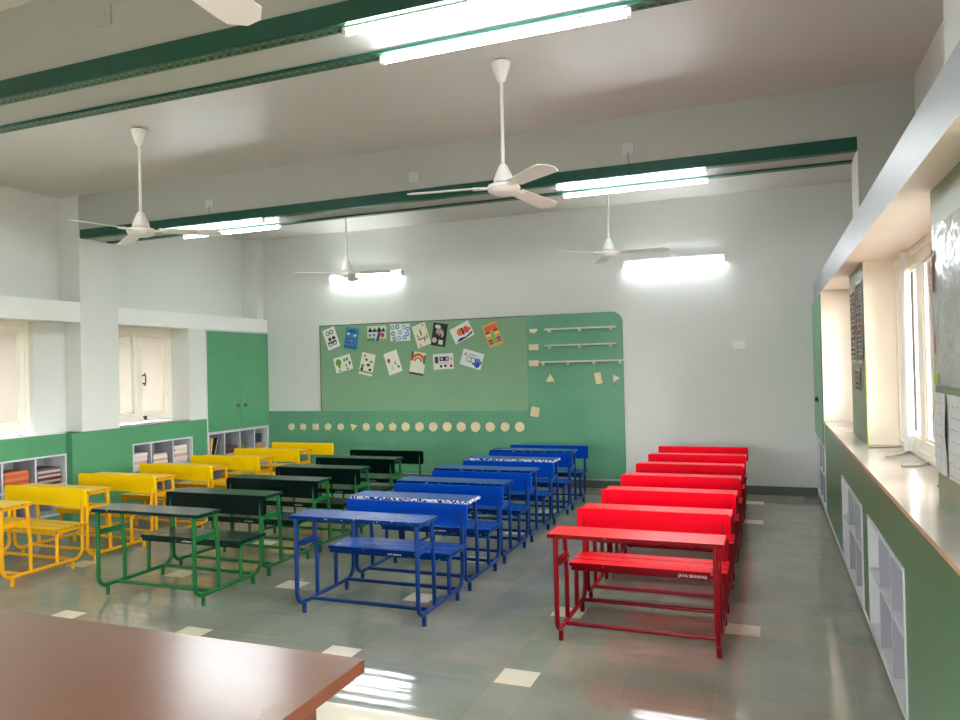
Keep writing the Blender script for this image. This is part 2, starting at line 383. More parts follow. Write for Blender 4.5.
W5, S5 = window(5, .82, 1, .3, 2.5, .95, 2.188, 3, CLEAR, 'added cream framed window beside the viewer, unseen, for daylight')  # added out of view to bring in more daylight
W6, S6 = window(6, -7.19, -1, -.4, 2.2, .965, 2.118, 3, FROST, 'added frosted window on the left nearer the viewer, unseen, for daylight')  # another unseen window, added for daylight from the left
b = MB()
for k in range(3): b.box(-3.0+k*1.175, -2.95+k*1.175, Y0-.12, Y0-.07, .75, 1.85)
for z in (.75, 1.80): b.box(-2.95, -.65, Y0-.12, Y0-.07, z, z+.05)
W7 = struct(b.build('window_7', WHITEFRAME), 'added cream framed window behind the viewer, unseen, for fill daylight')  # invented opening behind the camera, lights surfaces that face it
for k in range(2): bx(-2.95+k*1.175, -2.95+k*1.175+1.125, Y0-.098, Y0-.094, .80, 1.80).build('pane', CLEAR, W7)
l = bpy.data.lights.new('daylight_portal', 'AREA'); l.shape = 'RECTANGLE'; l.size = 2.4; l.size_y = 1.1; l.cycles.is_portal = True
o = bpy.data.objects.new('daylight_portal', l); C.objects.link(o); o.location = (-1.8, Y0-.25, 1.3); o.rotation_euler = (PI/2, 0, 0)
def portal(x, y0, y1, z0, z1, sgn):
    l = bpy.data.lights.new('daylight_portal', 'AREA'); l.shape = 'RECTANGLE'; l.size = z1-z0; l.size_y = y1-y0; l.cycles.is_portal = True
    o = bpy.data.objects.new('daylight_portal', l); C.objects.link(o); o.location = (x, (y0+y1)/2, (z0+z1)/2); o.rotation_euler = (0, sgn*PI/2, 0)
for y0, y1 in ((3.4, 5.65), (6.55, 7.8), (.3, 2.5)): portal(.95, y0, y1, .95, 2.19, 1)
for y0, y1 in ((6.4, 7.5), (4.3, 5.52), (-.4, 2.2)): portal(-7.35, y0, y1, .96, 2.12, -1)

# ------------------------------------------------------------------ left built-in counters
def panel_with_hole(face_x, depth_sign, y0, y1, z0, z1, holes, th=.018):
    """front panel in the plane x=face_x split around rectangular cubby openings"""
    b = MB(); xa, xb = sorted((face_x, face_x+depth_sign*th)); ys = y0
    for (a, c, d, e) in sorted(holes):
        if a > ys: b.box(xa, xb, ys, a, z0, z1)
        if d > z0: b.box(xa, xb, a, c, z0, d)
        if e < z1: b.box(xa, xb, a, c, e, z1)
        ys = c
    if ys < y1: b.box(xa, xb, ys, y1, z0, z1)
    return b
def cubby(label, face_x, sgn, ys, zs, depth, group):
    """open pigeonhole unit. sgn: direction going into the wall along x"""
    root = thing('cubby_shelf', label, 'shelf', (face_x, ys[0], 0), 0, group)
    t = .018; L = ys[-1]-ys[0]; pr = -.006*sgn
    X = lambda a, c: (min(a, c), max(a, c))
    z0, z1 = zs[0], zs[-1]
    b = MB(); xa, xb = X(pr, depth*sgn)
    b.box(xa, xb, 0, t, z0, z1); b.box(xa, xb, L-t, L, z0, z1); b.box(xa, xb, t, L-t, z1-t, z1); b.box(xa, xb, t, L-t, z0, z0+t)
    b.build('carcass', CUBBY, root)
    xa, xb = X((depth-.008)*sgn, depth*sgn)
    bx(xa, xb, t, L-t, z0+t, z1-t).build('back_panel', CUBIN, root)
    xa, xb = X(0, (depth-.008)*sgn)
    for z in zs[1:-1]: bx(xa, xb, t, L-t, z-t/2, z+t/2).build('shelf_board', CUBBY, root)
    for y in ys[1:-1]:
        for za, zb in zip(zs[:-1], zs[1:]):
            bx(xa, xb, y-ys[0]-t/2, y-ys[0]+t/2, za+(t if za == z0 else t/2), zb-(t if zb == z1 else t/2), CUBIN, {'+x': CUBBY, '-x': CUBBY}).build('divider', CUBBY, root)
    return root
NX = -6.97
g_l = 'cubby units along the left wall'
cubA = cubby('grey-white cubby unit holding orange notebooks, nearest on the left', NX, -1, [4.70, 5.055, 5.41, 5.765], [.09, .405, .722], .32, g_l)
cubB = cubby('grey-white cubby unit below the far left window', XL, -1, [6.57, 6.85, 7.20, 7.53], [.09, .42, .735], .30, g_l)
cubC = cubby('four-column cubby unit under the green cupboard', XL, -1, [7.82, 8.135, 8.45, 8.765, 9.08], [.09, .42, .742], .30, g_l)
t = thing('wall_counter', 'green laminate counter front below the near left window', 'counter', (0, 0, 0))
panel_with_hole(NX, -1, 3.27, 5.77, 0, .937, [(4.70, 5.765, .09, .722)]).build('front_panel', GREEN, t)
bx(-7.115, NX+.003, 3.27, 5.765, .937, .944, WHITE).build('top_board', WHITE, t)
t = thing('wall_counter', 'green laminate counter front below the far left window and column', 'counter', (0, 0, 0))
panel_with_hole(XL, -1, 5.77, 7.80, 0, .938, [(6.57, 7.53, .09, .735)]).build('front_panel', GREEN, t)
bx(-7.4, XL-.018, 5.77, 5.788, 0, .938).build('end_panel', GREEN, t)
bx(-7.44, XL+.004, 6.41, 7.49, .947, .958).build('sill_board', SILL, t)
t = thing('wall_cupboard', 'tall green two-door wall cupboard in the far left corner', 'cupboard', (XL, 7.8, 0))
b = MB(); b.box(-.4, 0.006, 0, .018, .06, 2.115); b.box(-.4, .006, 1.29, 1.3, .06, 2.115); b.box(-.4, .006, .018, 1.29, 2.10, 2.115); b.box(-.4, .0, .018, 1.29, .744, .756); b.box(-.4, 0, .018, 1.29, .06, .088)
b.build('carcass', CUBBY, t)
for (a, c, kn) in ((.02, .652, .60), (.656, 1.288, .745)):
    d = bx(-.004, .016, a, c, .76, 2.098).build('door', GREEN, t, bevel=.002)
    k = MB(); k.tube([(.016, kn, 1.083), (.022, kn, 1.083), (.034, kn, 1.083), (.044, kn, 1.083)], [.026, .026, .012, .022], 12); k.build('knob', BRASS, d, smooth=True)

# ------------------------------------------------------------------ right counter
g_r = 'cubby units along the right wall'
cubby('white cubby unit in the right counter nearest the viewer', XR, 1, [3.41, 3.795, 4.18, 4.565], [.075, .386, .68], .32, g_r)
cubby('white cubby unit in the middle of the right counter', XR, 1, [4.85, 5.263, 5.676, 6.09], [.075, .386, .675], .32, g_r)
cubby('white cubby unit under the right green cupboard by the far wall', XR, 1, [7.83, 8.25, 8.66, 9.08], [.075, .386, .69], .32, g_r)
t = thing('wall_counter', 'long green laminate counter front under the right windows', 'counter', (0, 0, 0))
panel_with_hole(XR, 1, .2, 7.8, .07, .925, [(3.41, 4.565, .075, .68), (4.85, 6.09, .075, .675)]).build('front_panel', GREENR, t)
b = bx(XR-.012, .95, .2, 7.79, .926, .946, SILL, {'-x': SILLEDGE})
tag(b.build('counter_worktop', bevel=.003), 'glossy cream worktop running along under the right windows', 'worktop')
t = thing('wall_cupboard', 'green cupboard at the far end of the right wall', 'cupboard', (XR, 7.8, 0))
b = MB(); b.box(-.004, .4, 0, .018, .07, 2.185, CREAM); b.box(0, .4, 1.28, 1.3, .07, 2.185, CUBBY); b.box(0, .4, .018, 1.28, 2.165, 2.185, CUBBY); b.box(0, .4, .018, 1.28, .695, .71, CUBBY)
b.build('carcass', None, t)
for (a, c, kn) in ((.02, .648, .60), (.652, 1.278, .70)):
    d = bx(-.016, .004, a, c, .715, 2.16).build('door', GREEN, t, bevel=.002)
    k = MB(); k.tube([(-.016, kn, 1.12), (-.022, kn, 1.12), (-.034, kn, 1.12), (-.044, kn, 1.12)], [.026, .026, .012, .022], 12); k.build('knob', BLACK, d, smooth=True)

# ------------------------------------------------------------------ desks
DW = .8431
def sheet_text(txt, size, mat_, name, parent, loc, rot):
    cu = bpy.data.curves.new(name, 'FONT'); cu.body = txt; cu.size = size; cu.align_x = 'CENTER'; cu.align_y = 'CENTER'; cu.extrude = .0006
    o = bpy.data.objects.new(name, cu); C.objects.link(o); bpy.context.view_layer.update()
    dg = bpy.context.evaluated_depsgraph_get(); me = bpy.data.meshes.new_from_object(o.evaluated_get(dg)); bpy.data.objects.remove(o); bpy.data.curves.remove(cu)
    me.materials.clear(); me.materials.append(mat_)
    o = bpy.data.objects.new(name, me); C.objects.link(o); o.parent = parent; o.location = loc; o.rotation_euler = rot
    return o
LETTER = mat('maker_lettering_white', srgb(225, 222, 215), .5)
def make_desk(name, board, edge, frame, top, lx, lw, HT=.62, BTOP=.622):
    root = thing('bench_desk', '', 'desk')
    hw = DW/2; r = .0145
    # desktop: thin board with a lip
    b = MB(); b.box(-hw-.042, hw+.042, -.090, .135, HT-.022, HT, board, {'-y': edge, '+x': edge, '-x': edge, '+y': edge, '+z': top})
    b.build('desktop', None, root, bevel=.003)
    # seat: three slats
    b = MB()
    for k in range(3):
        y = .330+k*.101; b.box(-hw-.03, hw+.03, y, y+.093, .327, .347, board, {'-y': edge, '+x': edge, '-x': edge, '+z': top})
    b.box(-hw-.02, hw+.02, .332, .350, .300, .327, edge)
    b.build('seat', None, root, bevel=.003)
    b = MB(); pr = [(-hw-.042, .472)] ; R_ = .018
    poly = arc(hw+.042-R_, BTOP-.146+R_, R_, -PI/2, 0, 4)+arc(hw+.042-R_, BTOP-R_, R_, 0, PI/2, 4)+arc(-hw-.042+R_, BTOP-R_, R_, PI/2, PI, 4)+arc(-hw-.042+R_, BTOP-.146+R_, R_, PI, 1.5*PI, 4)
    b.prism(poly, .598, .618, board, 'y', board); b.build('backrest', None, root, bevel=.002)
    for s in (-1, 1):
        x = s*hw
        path = [(-.075, HT-.023), (-.075, .14)] + arc(-.005, .14, .07, PI, 1.5*PI, 6)[1:] + [(.53, .07)] + arc(.52, .155, .085, -PI/2, 0, 6)[1:] + [(.605, .25), (.612, .58)]
        b = MB(); b.tube([(x, p, q) for p, q in path], r, 10)
        b.build('side_frame', frame, root, smooth=True)
        b = MB(); b.tube([(x, .15, .07), (x, .15, .3), (x, .125, HT-.022)], r*.95, 10); b.build('table_post', frame, root, smooth=True)
        b = MB(); b.tube([(x, .375, .07), (x, .375, .275)]+[(x, .375+.045-.045*math.cos(a), .275+.040*math.sin(a)) for a in (.4, .8, 1.2, 1.57)]+[(x, .602, .318)], r*.95, 10); b.build('seat_bracket', frame, root, smooth=True)
        b = MB(); b.box(x-.004, x+.004, -.065, .15, .432, .468); xa = x-s*.028; b.box(min(x, xa), max(x, xa), -.065, .15, .436, .440)
        b.build('shelf_bracket', frame, root)
        b = MB(); b.box(x-.012, x+.012, -.08, .135, HT-.038, HT-.022); b.build('top_rail', frame, root)
        for y in (0, .51):
            b = MB(); b.tube([(x, y, 0), (x, y, .058)], .0145, 10); b.build('foot', frame, root, smooth=True)
    for y in (.075, .515):
        b = MB(); b.tube([(-hw, y, .072), (hw, y, .072)], .0125, 10); b.build('cross_rail', frame, root, smooth=True)
    o = sheet_text('JAYA SRINIVAS', lw/7.6, LETTER, 'maker_lettering', root, (lx, .3305, .318), (PI/2, 0, 0)); o['label'] = 'small white maker lettering on the front edge of the seat'
    return root
RB = worn_material('red_board', srgb(236, 0, 32), .82, (240, 120, 120), 60, .28); RE = worn_material('red_edge', srgb(116, 0, 16), .72, (214, 120, 90), 50, .3); RF = mat('red_frame', srgb(140, 0, 20), .3, spec=.3, var=.08, vscale=12)
BB = worn_material('blue_board', srgb(0, 62, 166), .80, (110, 170, 225), 50, .28); BE = worn_material('blue_edge', srgb(0, 38, 98), .68, (200, 206, 208), 70, .3); BW = worn_material('blue_worn_edge', srgb(0, 38, 98), .51, (222, 221, 216), 75, .4); BF = mat('blue_frame', srgb(0, 46, 108), .3, spec=.3, var=.08, vscale=12)
GB = worn_material('dark_green_board', srgb(0, 18, 14), .84, (120, 150, 130), 55, .2); GE = worn_material('dark_green_edge', srgb(2, 34, 26), .68, (150, 165, 150), 45, .3); GF = mat('green_frame', srgb(8, 92, 40), .3, spec=.3, var=.08, vscale=12)
YBD = worn_material('yellow_board', srgb(230, 190, 0), .84, (150, 100, 20), 60, .35); YE = worn_material('yellow_edge', srgb(190, 136, 4), .66, (110, 74, 18), 42, .4); YF = mat('yellow_frame', srgb(222, 158, 4), .3, spec=.3, var=.08, vscale=12)
def row(proto, color, n, x0, y0, pitch, drift, labs):
    for k in range(n):
        loc = (x0+DW/2+drift*k, y0+pitch*k, 0)
        lab = labs[k]
        if k == 0: proto.location = loc; proto['label'] = lab; proto['group'] = 'row of %s bench desks' % color; o = proto
        else: o = dup(proto, loc, lab)
        yield k, o
def labels(color, n, first, last):
    L = ['%s two-seat bench desk, %s from the front of the %s row' % (color, ORD[k], color) for k in range(n)]
    L[0] = first; L[-1] = last; return L
RT = worn_material('red_top', srgb(228, 0, 34), .80, (250, 150, 140), 60, .3, .35); BTO = worn_material('blue_top', srgb(0, 66, 160), .79, (120, 175, 225), 55, .25, .5)
GT = worn_material('dark_green_top', srgb(0, 30, 24), .76, (150, 165, 150), 55, .24, .6); YT = worn_material('yellow_top', srgb(228, 184, 0), .74, (150, 100, 20), 55, .35, .3)
red = make_desk('red', RB, RE, RF, RT, .265, .185, .608, .625)
list(row(red, 'red', 6, -1.1144, 4.036, .7335, .003, labels('red', 6, 'red two-seat bench desk at the front of the red row, nothing before it', 'red bench desk at the very back of the red row')))
blue = make_desk('blue', BB, BE, BF, BTO, .055, .115, .632, .616)
bl = labels('blue', 6, 'blue two-seat bench desk at the front of the blue row', 'last blue bench desk, its bare backrest before the green board')
bl[1] = 'second blue bench desk from the front, its tabletop edge badly chipped to white'
bl[4] = 'fifth blue bench desk from the front, chipped white tabletop edge before the last desk'
for k, o in row(blue, 'blue', 6, -2.7904, 4.0077, .733, -.003, bl):
    if k in (1, 4):
        for ch in o.children:
            if ch.name.startswith('desktop'):
                ch.data = ch.data.copy()
                for i, mm in enumerate(ch.data.materials):
                    if mm == BE: ch.data.materials[i] = BW
green = make_desk('green', GB, GE, GF, GT, -.02, .10, .615, .622)
list(row(green, 'dark green', 5, -4.3664, 3.9232, .724, -.024, labels('dark green', 5, 'dark green two-seat bench desk at the front of the green row', 'dark green bench desk at the back of the green row before the board')))
yel = make_desk('yellow', YBD, YE, YF, YT, .05, .11, .60, .62)
list(row(yel, 'yellow', 6, -6.0683, 3.851, .719, .011, labels('yellow', 6, 'yellow two-seat bench desk at the front, cut by the left edge of the photo', 'yellow bench desk at the back of the yellow row by the corner cupboard')))

# ------------------------------------------------------------------ teacher's table
t = thing('teacher_table', 'brown wooden table with scratched top in the near left corner', 'table', (-1.842, 1.318, 0))
tx0, tx1, ty0, ty1 = -.80, .80, -.42, .45
RIM = mat('table_rim', srgb(98, 52, 34), .4, var=.1, vscale=14); SIDE = mat('table_side', srgb(84, 44, 30), .45, var=.12, vscale=10)
bx(tx0, tx1, ty0, ty1, .715, .75, WOOD, {'-x': RIM, '+x': RIM, '-y': RIM, '+y': RIM}).build('tabletop', None, t, bevel=.006)
for x in (tx0+.07, tx1-.125): bx(x, x+.03, ty0+.06, ty1-.09, 0, .715).build('side_panel', SIDE, t, bevel=.003)
bx(tx0+.1, tx1-.1, ty1-.14, ty1-.12, .25, .715).build('modesty_panel', SIDE, t)

# ------------------------------------------------------------------ board
BL_, BR_, BT, BM, BBt, BG = -5.96, -1.644, 2.181, .96, .126, -2.8725
b = MB(); R_ = .13
poly = [(XL, BBt), (BR_, BBt), (BR_, BT-R_)] + arc(BR_-R_, BT-R_, R_, 0, PI/2, 8)[1:] + [(BG, BT), (BG, BM), (XL, BM)]
b.prism(poly, YB-.022, YB-.001, PEG, 'y', EDGE)
o = b.build('pegboard'); tag(o, 'green pegboard covering the lower far wall and rising at the right', 'pegboard')
b = bx(BL_, BG, YB-.024, YB-.001, BM, BT-.012, OLIVE); b.box(BL_-.012, BG, YB-.026, YB-.001, BT-.012, BT, EDGE); b.box(BL_-.012, BL_, YB-.026, YB-.001, BM, BT-.012, EDGE)
tag(b.build('pin_board'), 'olive felt pin board with children\'s drawings on the far wall', 'board')
FY = YB-.022
# rails
gR = 'wooden rails on the pegboard'
def on_wall(u, v):  # pixel -> far wall plane
    d = fwd + rt*((u-480)/F_PX) + up*((360-v)/F_PX); s = (FY-0)/d.y
    return d.x*s, CAM_H+d.z*s
for (u0_, u1_, v0, v1, lab, pegs) in ((545.5, 616, 330, 326.5, 'topmost of the three white rails on the green pegboard', 3), (545.5, 616, 346, 343.5, 'middle white rail on the green pegboard', 3), (539, 625.5, 363, 359.5, 'lowest and longest white rail on the green pegboard', 4)):
    xa, za = on_wall(u0_, v0); xb, zb = on_wall(u1_, v1); z = (za+zb)/2
    t = thing('display_rail', lab, 'rail', (xa, FY, z), 0, gR)
    L = xb-xa
    bx(0, L, -.05, 0, -.008, .012).build('rail', RAIL, t, bevel=.002)
    for k in range(pegs):
        x = .06+(L-.12)*k/(pegs-1)
        b = MB(); b.tube([(x, 0, -.024), (x, -.055, -.024)], .016, 8); b.build('peg', RAIL, t, smooth=True)
# wooden shapes
def poly_n(n, r, rot=0): return [(r*math.cos(rot+2*PI*k/n), r*math.sin(rot+2*PI*k/n)) for k in range(n)]
gS = 'pale wooden shape pieces on the pegboard'
def piece(u, v, poly, lab, grp=gS):
    x, z = on_wall(u, v); b = MB(); b.prism(poly, -.018, 0, PLY, 'y')
    o = b.build('wooden_shape', None, bevel=.002); o.location = (x, FY-.0005, z); tag(o, lab, 'shape', grp); return o
us = [291.8, 303.5, 316, 328.3, 341, 353.8, 366.5, 380, 393, 406, 419.8, 433.5, 447.5, 461.5, 475.8, 490.5, 505.5, 520]
shapes = [('octagon', 8, .052, PI/8), ('tilted square', 4, .058, .6), ('upright square', 4, .062, PI/4), ('pentagon', 5, .055, PI/2), ('small disc', 24, .048, 0), ('triangle', 3, .058, .3), ('hexagon', 6, .056, PI/6), ('large hexagon', 6, .062, PI/6), ('pentagon', 5, .06, PI/2), ('octagon', 8, .062, PI/8), ('nonagon', 9, .063, .2), ('decagon', 10, .062, .2), ('eleven-sided disc', 11, .063, .1), ('round disc', 24, .064, 0), ('round disc', 24, .065, 0), ('octagon', 8, .066, .1), ('round disc', 24, .059, 0), ('round disc', 24, .063, 0)]
for k, (u, sh) in enumerate(zip(us, shapes)):
    v = 426.8+(u-291)*.0008*0
    ordn = (ORD[k]+' from the left end') if k < 9 else (ORD[17-k]+' from the right end' if k < 17 else 'at the right end')
    piece(u, v, poly_n(sh[1], sh[2], sh[3]), 'pale wooden %s, %s of the row of shapes' % (sh[0], ordn))
piece(533.5, 330.5, [(.055*math.cos(a), .055*math.sin(a)+.02) for a in [PI+PI*i/10 for i in range(11)]], 'pale wooden half disc left of the top rail on the pegboard')
rect = lambda w_, h_, a: [(x*math.cos(a)-y*math.sin(a), x*math.sin(a)+y*math.cos(a)) for x, y in ((-w_/2, -h_/2), (w_/2, -h_/2), (w_/2, h_/2), (-w_/2, h_/2))]
piece(533.8, 347.2, rect(.125, .075, 0), 'pale wooden rectangle left of the middle rail')
piece(534, 363.3, rect(.125, .075, 0), 'pinkish wooden rectangle at the left end of the lowest rail')
piece(550.5, 379, poly_n(3, .065, PI/2), 'pale wooden triangle pointing up below the lowest rail')
piece(598.5, 378.3, rect(.08, .14, .2), 'pale wooden upright rectangle below the lowest rail')
piece(615.8, 378.2, poly_n(3, .055, 0), 'pale wooden triangle pointing right near the pegboard\'s right edge')
piece(535.3, 411.8, rect(.11, .12, -.15), 'pale wooden square alone low on the pegboard beside the pin board')

# ------------------------------------------------------------------ drawings
COL = {}
def pc(r, g, b_): 
    k = 'ink_%d_%d_%d' % (r, g, b_); return mat(k, srgb(r, g, b_), .7)
def drawing(cx, cy, tilt, w_, h_, paper, shapes_, lab, fn=None):
    """cx,cy in the 4.571x crop of the photograph at (310,310)"""
    x, z = on_wall(310+cx/4.571, 310+cy/4.571)
    b = MB(); n = 6
    b.box(-w_/2, w_/2, -.003, 0, -h_/2, h_/2, pc(*paper))
    for i, (pl, col) in enumerate(shapes_): b.prism([(p[0]*w_, p[1]*h_) for p in pl], -.0035-.0002*i, -.003, pc(*col), 'y')
    o = b.build('drawing'); o.location = (x, FY-.004, z); o.rotation_euler = (0, -tilt, 0)
    return tag(o, lab, 'drawing', 'children\'s drawings on the pin board')
def EL(cx, cy, rx, ry, n=14): return [(cx+rx*math.cos(2*PI*k/n), cy+ry*math.sin(2*PI*k/n)) for k in range(n)]
def RC(x0, y0, x1, y1): return [(x0, y0), (x1, y0), (x1, y1), (x0, y1)]
def TR(x0, y0, x1, y1, x2, y2): return [(x0, y0), (x1, y1), (x2, y2)]
def BAND(cx, cy, r0_, r1_, a0, a1, asp=1., n=10):
    return [(cx+r1_*math.cos(a0+(a1-a0)*i/n), cy+r1_*asp*math.sin(a0+(a1-a0)*i/n)) for i in range(n+1)]+[(cx+r0_*math.cos(a1+(a0-a1)*i/n), cy+r0_*asp*math.sin(a1+(a0-a1)*i/n)) for i in range(n+1)]
K = (24, 26, 28); D = math.radians
PW, PH = .215, .295
Wp = (236, 236, 226)
drawing(98, 130, D(19), PW*.95, PH*1.02, Wp, [(BAND(-.16, .28, .1, .16, 0, 2*PI, .7), K), (BAND(.16, .28, .1, .16, 0, 2*PI, .7), K), (EL(-.12, -.02, .14, .09), (70, 44, 30)), (EL(.2, -.02, .14, .09), (70, 44, 30)), (RC(-.36, -.22, .34, -.14), (24, 36, 60)), (BAND(-.18, -.26, .1, .17, 0, 2*PI, .6), (24, 36, 60)), (BAND(.18, -.26, .1, .17, 0, 2*PI, .6), (24, 36, 60))], 'white drawing of three pairs of eyeglasses, leftmost of the top row')
drawing(190, 130, D(-9), PW*.98, PH*1.02, (40, 132, 184), [(BAND(0, .22, .18, .3, 0, PI, .6), (40, 40, 100)), (EL(-.25, .2, .12, .06), (200, 226, 240)), (EL(.25, .16, .12, .07), (190, 220, 240)), (RC(-.3, -.22, .2, -.02), (50, 70, 130)), (RC(-.24, -.16, -.1, -.06), (190, 110, 190)), (RC(0, -.18, .12, -.05), (150, 170, 220)), (RC(-.46, -.46, .46, -.36), (20, 96, 140))], 'bright blue painting with white clouds, second in the top row')
drawing(306, 107, 0, PH, PW*.98, (206, 222, 206), [(TR(-.48, .1, -.35, .42, -.2, .1), K), (TR(-.26, .1, -.1, .36, .02, .1), K), (TR(-.04, .1, .14, .44, .28, .1), K), (TR(.2, .1, .36, .36, .48, .1), K), ([(-.06, -.5), (.1, -.5), (.22, .12), (.1, .12)], (36, 52, 150)), (EL(.3, -.12, .11, .16), (206, 60, 70)), (EL(-.36, -.12, .08, .1), (110, 150, 110)), (EL(-.14, -.1, .07, .1), (150, 120, 170)), (RC(-.5, -.5, -.08, -.3), (70, 150, 80)), (RC(.12, -.5, .5, -.34), (190, 170, 60))], 'drawing of black mountains over a blue river')
dd = []
for i, (x, y) in enumerate([(-.38, .3), (-.15, .34), (.2, .3), (.4, .2), (-.36, -.05), (.0, .02), (.36, -.1), (-.3, -.36), (-.05, -.32), (.22, -.3)]): dd.append((BAND(x, y, .05, .10, 0, 2*PI, 1.35), ((90, 140, 190), (60, 96, 130), (120, 170, 190))[i % 3]))
drawing(413, 103, 0, PH*1.02, PW*1.08, (222, 232, 234), dd, 'pale sheet covered with light blue looping rings')
leaf = lambda x, y, a, s: [(x+s*(.5*p*math.cos(a)-q*math.sin(a)), y+s*(.5*p*math.sin(a)+q*math.cos(a))) for p, q in ((0, -1), (.5, -.3), (.45, .3), (0, 1), (-.45, .3), (-.5, -.3))]
drawing(510, 115, D(18), PW*.95, PH*1.04, (232, 228, 206), [(leaf(0, .12, .0, .2), (86, 84, 62)), (leaf(-.26, -.02, .5, .16), (120, 112, 84)), (leaf(.16, -.2, -.4, .17), (92, 80, 56)), (leaf(.36, -.14, -.3, .16), (60, 60, 44)), (RC(-.3, -.18, .12, -.13), (96, 78, 50)), (leaf(-.26, -.42, .3, .12), (70, 90, 60)), (EL(.3, .4, .05, .04), (60, 60, 50))], 'cream sheet with pressed brown and green leaves')
drawing(592, 113, D(-9), PW*.98, PH*1.04, (28, 38, 34), [(EL(-.16, .34, .2, .09), (214, 210, 200)), (EL(.0, .12, .26, .16), (176, 150, 134)), (EL(.16, .04, .15, .14), (200, 168, 150)), (EL(-.3, -.26, .17, .12), (196, 190, 150)), (RC(.0, -.42, .3, -.22), (208, 220, 222)), (RC(-.12, -.16, -.04, .05), K), (RC(.06, -.16, .14, .05), K)], 'black sheet with pale pasted cut-outs, dark among the white drawings')
drawing(695, 102, D(25), PH, PW*.98, (232, 234, 226), [(EL(-.06, .06, .18, .24), (226, 110, 80)), (RC(.02, -.2, .1, .28), (40, 30, 40)), (EL(.24, .04, .14, .24), (226, 90, 70)), (EL(.4, -.02, .07, .12), (230, 120, 100)), ([(-.45, -.45), (-.2, -.28), (.1, -.36), (.46, -.22), (.46, -.34), (.1, -.44), (-.2, -.46)], (26, 34, 90))], 'white sheet with a red-orange striped fish, tilted in the top row')
st = [(RC(-.4, .2, .42, .42), (232, 92, 40)), (RC(-.1, -.4, .1, .14), (120, 190, 70))]
for i, c in enumerate([(150, 40, 30), (240, 220, 130), (236, 150, 40), (70, 90, 150), (200, 60, 90)]): st += [(RC(-.42, .1-.12*i, -.14, .19-.12*i), c), (RC(.14, .1-.12*i, .42, .19-.12*i), c)]
drawing(836, 112, D(20), PW*.98, PH*1.04, (206, 170, 100), st, 'orange and green sheet with stacked colour blocks, rightmost drawing')
drawing(152, 245, D(14), PH*.95, PW, (226, 232, 214), [(EL(-.24, .14, .17, .24), (110, 150, 30)), (RC(-.27, -.26, -.2, -.05), (60, 50, 30)), (EL(.12, .2, .06, .1), (90, 110, 100)), (EL(.28, .22, .06, .12), (70, 90, 90)), (EL(.38, -.08, .06, .12), (60, 80, 70)), (EL(.16, -.16, .05, .08), (120, 130, 120)), (EL(.2, -.4, .05, .06), (50, 60, 50)), (EL(-.26, -.4, .06, .05), (90, 60, 50))], 'drawing of a round green tree, leftmost of the lower row')
drawing(262, 248, D(-13), PW*1.0, PH*1.04, (226, 228, 206), [(EL(-.26, .36, .07, .05), (70, 80, 70)), (EL(-.1, .2, .12, .06), (110, 96, 90)), (EL(.28, .14, .1, .06), (120, 120, 100)), (EL(.1, -.02, .14, .07), (80, 70, 60)), (EL(-.3, -.1, .12, .08), (110, 140, 110)), (EL(.28, -.22, .12, .06), (40, 50, 40)), (EL(-.32, -.26, .1, .09), (30, 40, 30)), (RC(-.5, -.4, .5, -.32), (130, 160, 100))], 'cream sheet of small animals above a green strip, second in the lower row')
drawing(380, 240, D(17), PW*.98, PH*1.04, (230, 232, 216), [(EL(-.26, .14, .12, .1), (184, 60, 70)), (TR(-.38, .12, -.14, .12, -.26, .0), (184, 60, 70)), (EL(.16, -.05, .07, .1), (150, 170, 140)), (TR(.22, -.3, .42, -.3, .32, -.16), (70, 60, 70)), (EL(-.12, -.22, .06, .12), (190, 210, 190))], 'nearly blank white sheet with a small red heart')
drawing(493, 244, D(-10), PW*1.0, PH*1.04, (226, 226, 210), [(RC(-.5, .1, -.36, .5), (100, 70, 40)), (BAND(0, .08, .36, .5, 0, PI, .75), (216, 80, 50)), (BAND(0, .08, .27, .36, 0, PI, .75), (236, 170, 100)), (BAND(0, .08, .18, .25, 0, PI, .7), (30, 70, 80)), (RC(-.5, -.5, .5, -.42), (30, 36, 34)), (RC(.38, .0, .5, .4), (80, 110, 60))], 'sheet with a painted orange rainbow arch over a white hill')
drawing(610, 235, D(2), PH, PW*.98, (228, 224, 222), [(RC(-.42, -.1, -.24, .32), (50, 80, 70)), (RC(-.18, .02, .28, .3), (60, 40, 70)), (RC(-.12, .08, -.02, .24), (200, 190, 220)), (RC(.14, .08, .24, .24), (200, 190, 220)), (RC(-.3, -.12, .36, -.08), (210, 140, 150)), (EL(-.12, -.3, .06, .09), K), (EL(.1, -.28, .06, .09), K), (EL(.38, -.3, .06, .1), (90, 40, 40)), (EL(.4, .14, .04, .12), (190, 140, 150))], 'drawing of a dark purple bus with wheels, fifth in the lower row')
drawing(741, 225, D(-17), PH*1.02, PW, (224, 230, 226), [(BAND(-.14, -.05, .09, .12, 0, 2*PI, 1.6), (60, 70, 90)), (BAND(.06, -.05, .09, .12, 0, 2*PI, 1.6), (60, 70, 90)), ([(-.42, .1), (-.34, .36), (-.26, .1), (-.3, .1), (-.34, .26), (-.38, .1)], (60, 70, 90)), (RC(-.2, .24, .16, .28), (70, 80, 100)), (EL(.3, -.24, .13, .2), (28, 80, 180)), (EL(.19, .0, .035, .12), (28, 80, 180)), (EL(.27, .05, .035, .13), (28, 80, 180)), (EL(.36, .03, .035, .13), (28, 80, 180)), (EL(.44, -.08, .04, .1), (28, 80, 180)), (EL(.14, -.26, .08, .06), (28, 80, 180))], 'white sheet with a blue handprint, rightmost of the lower row')

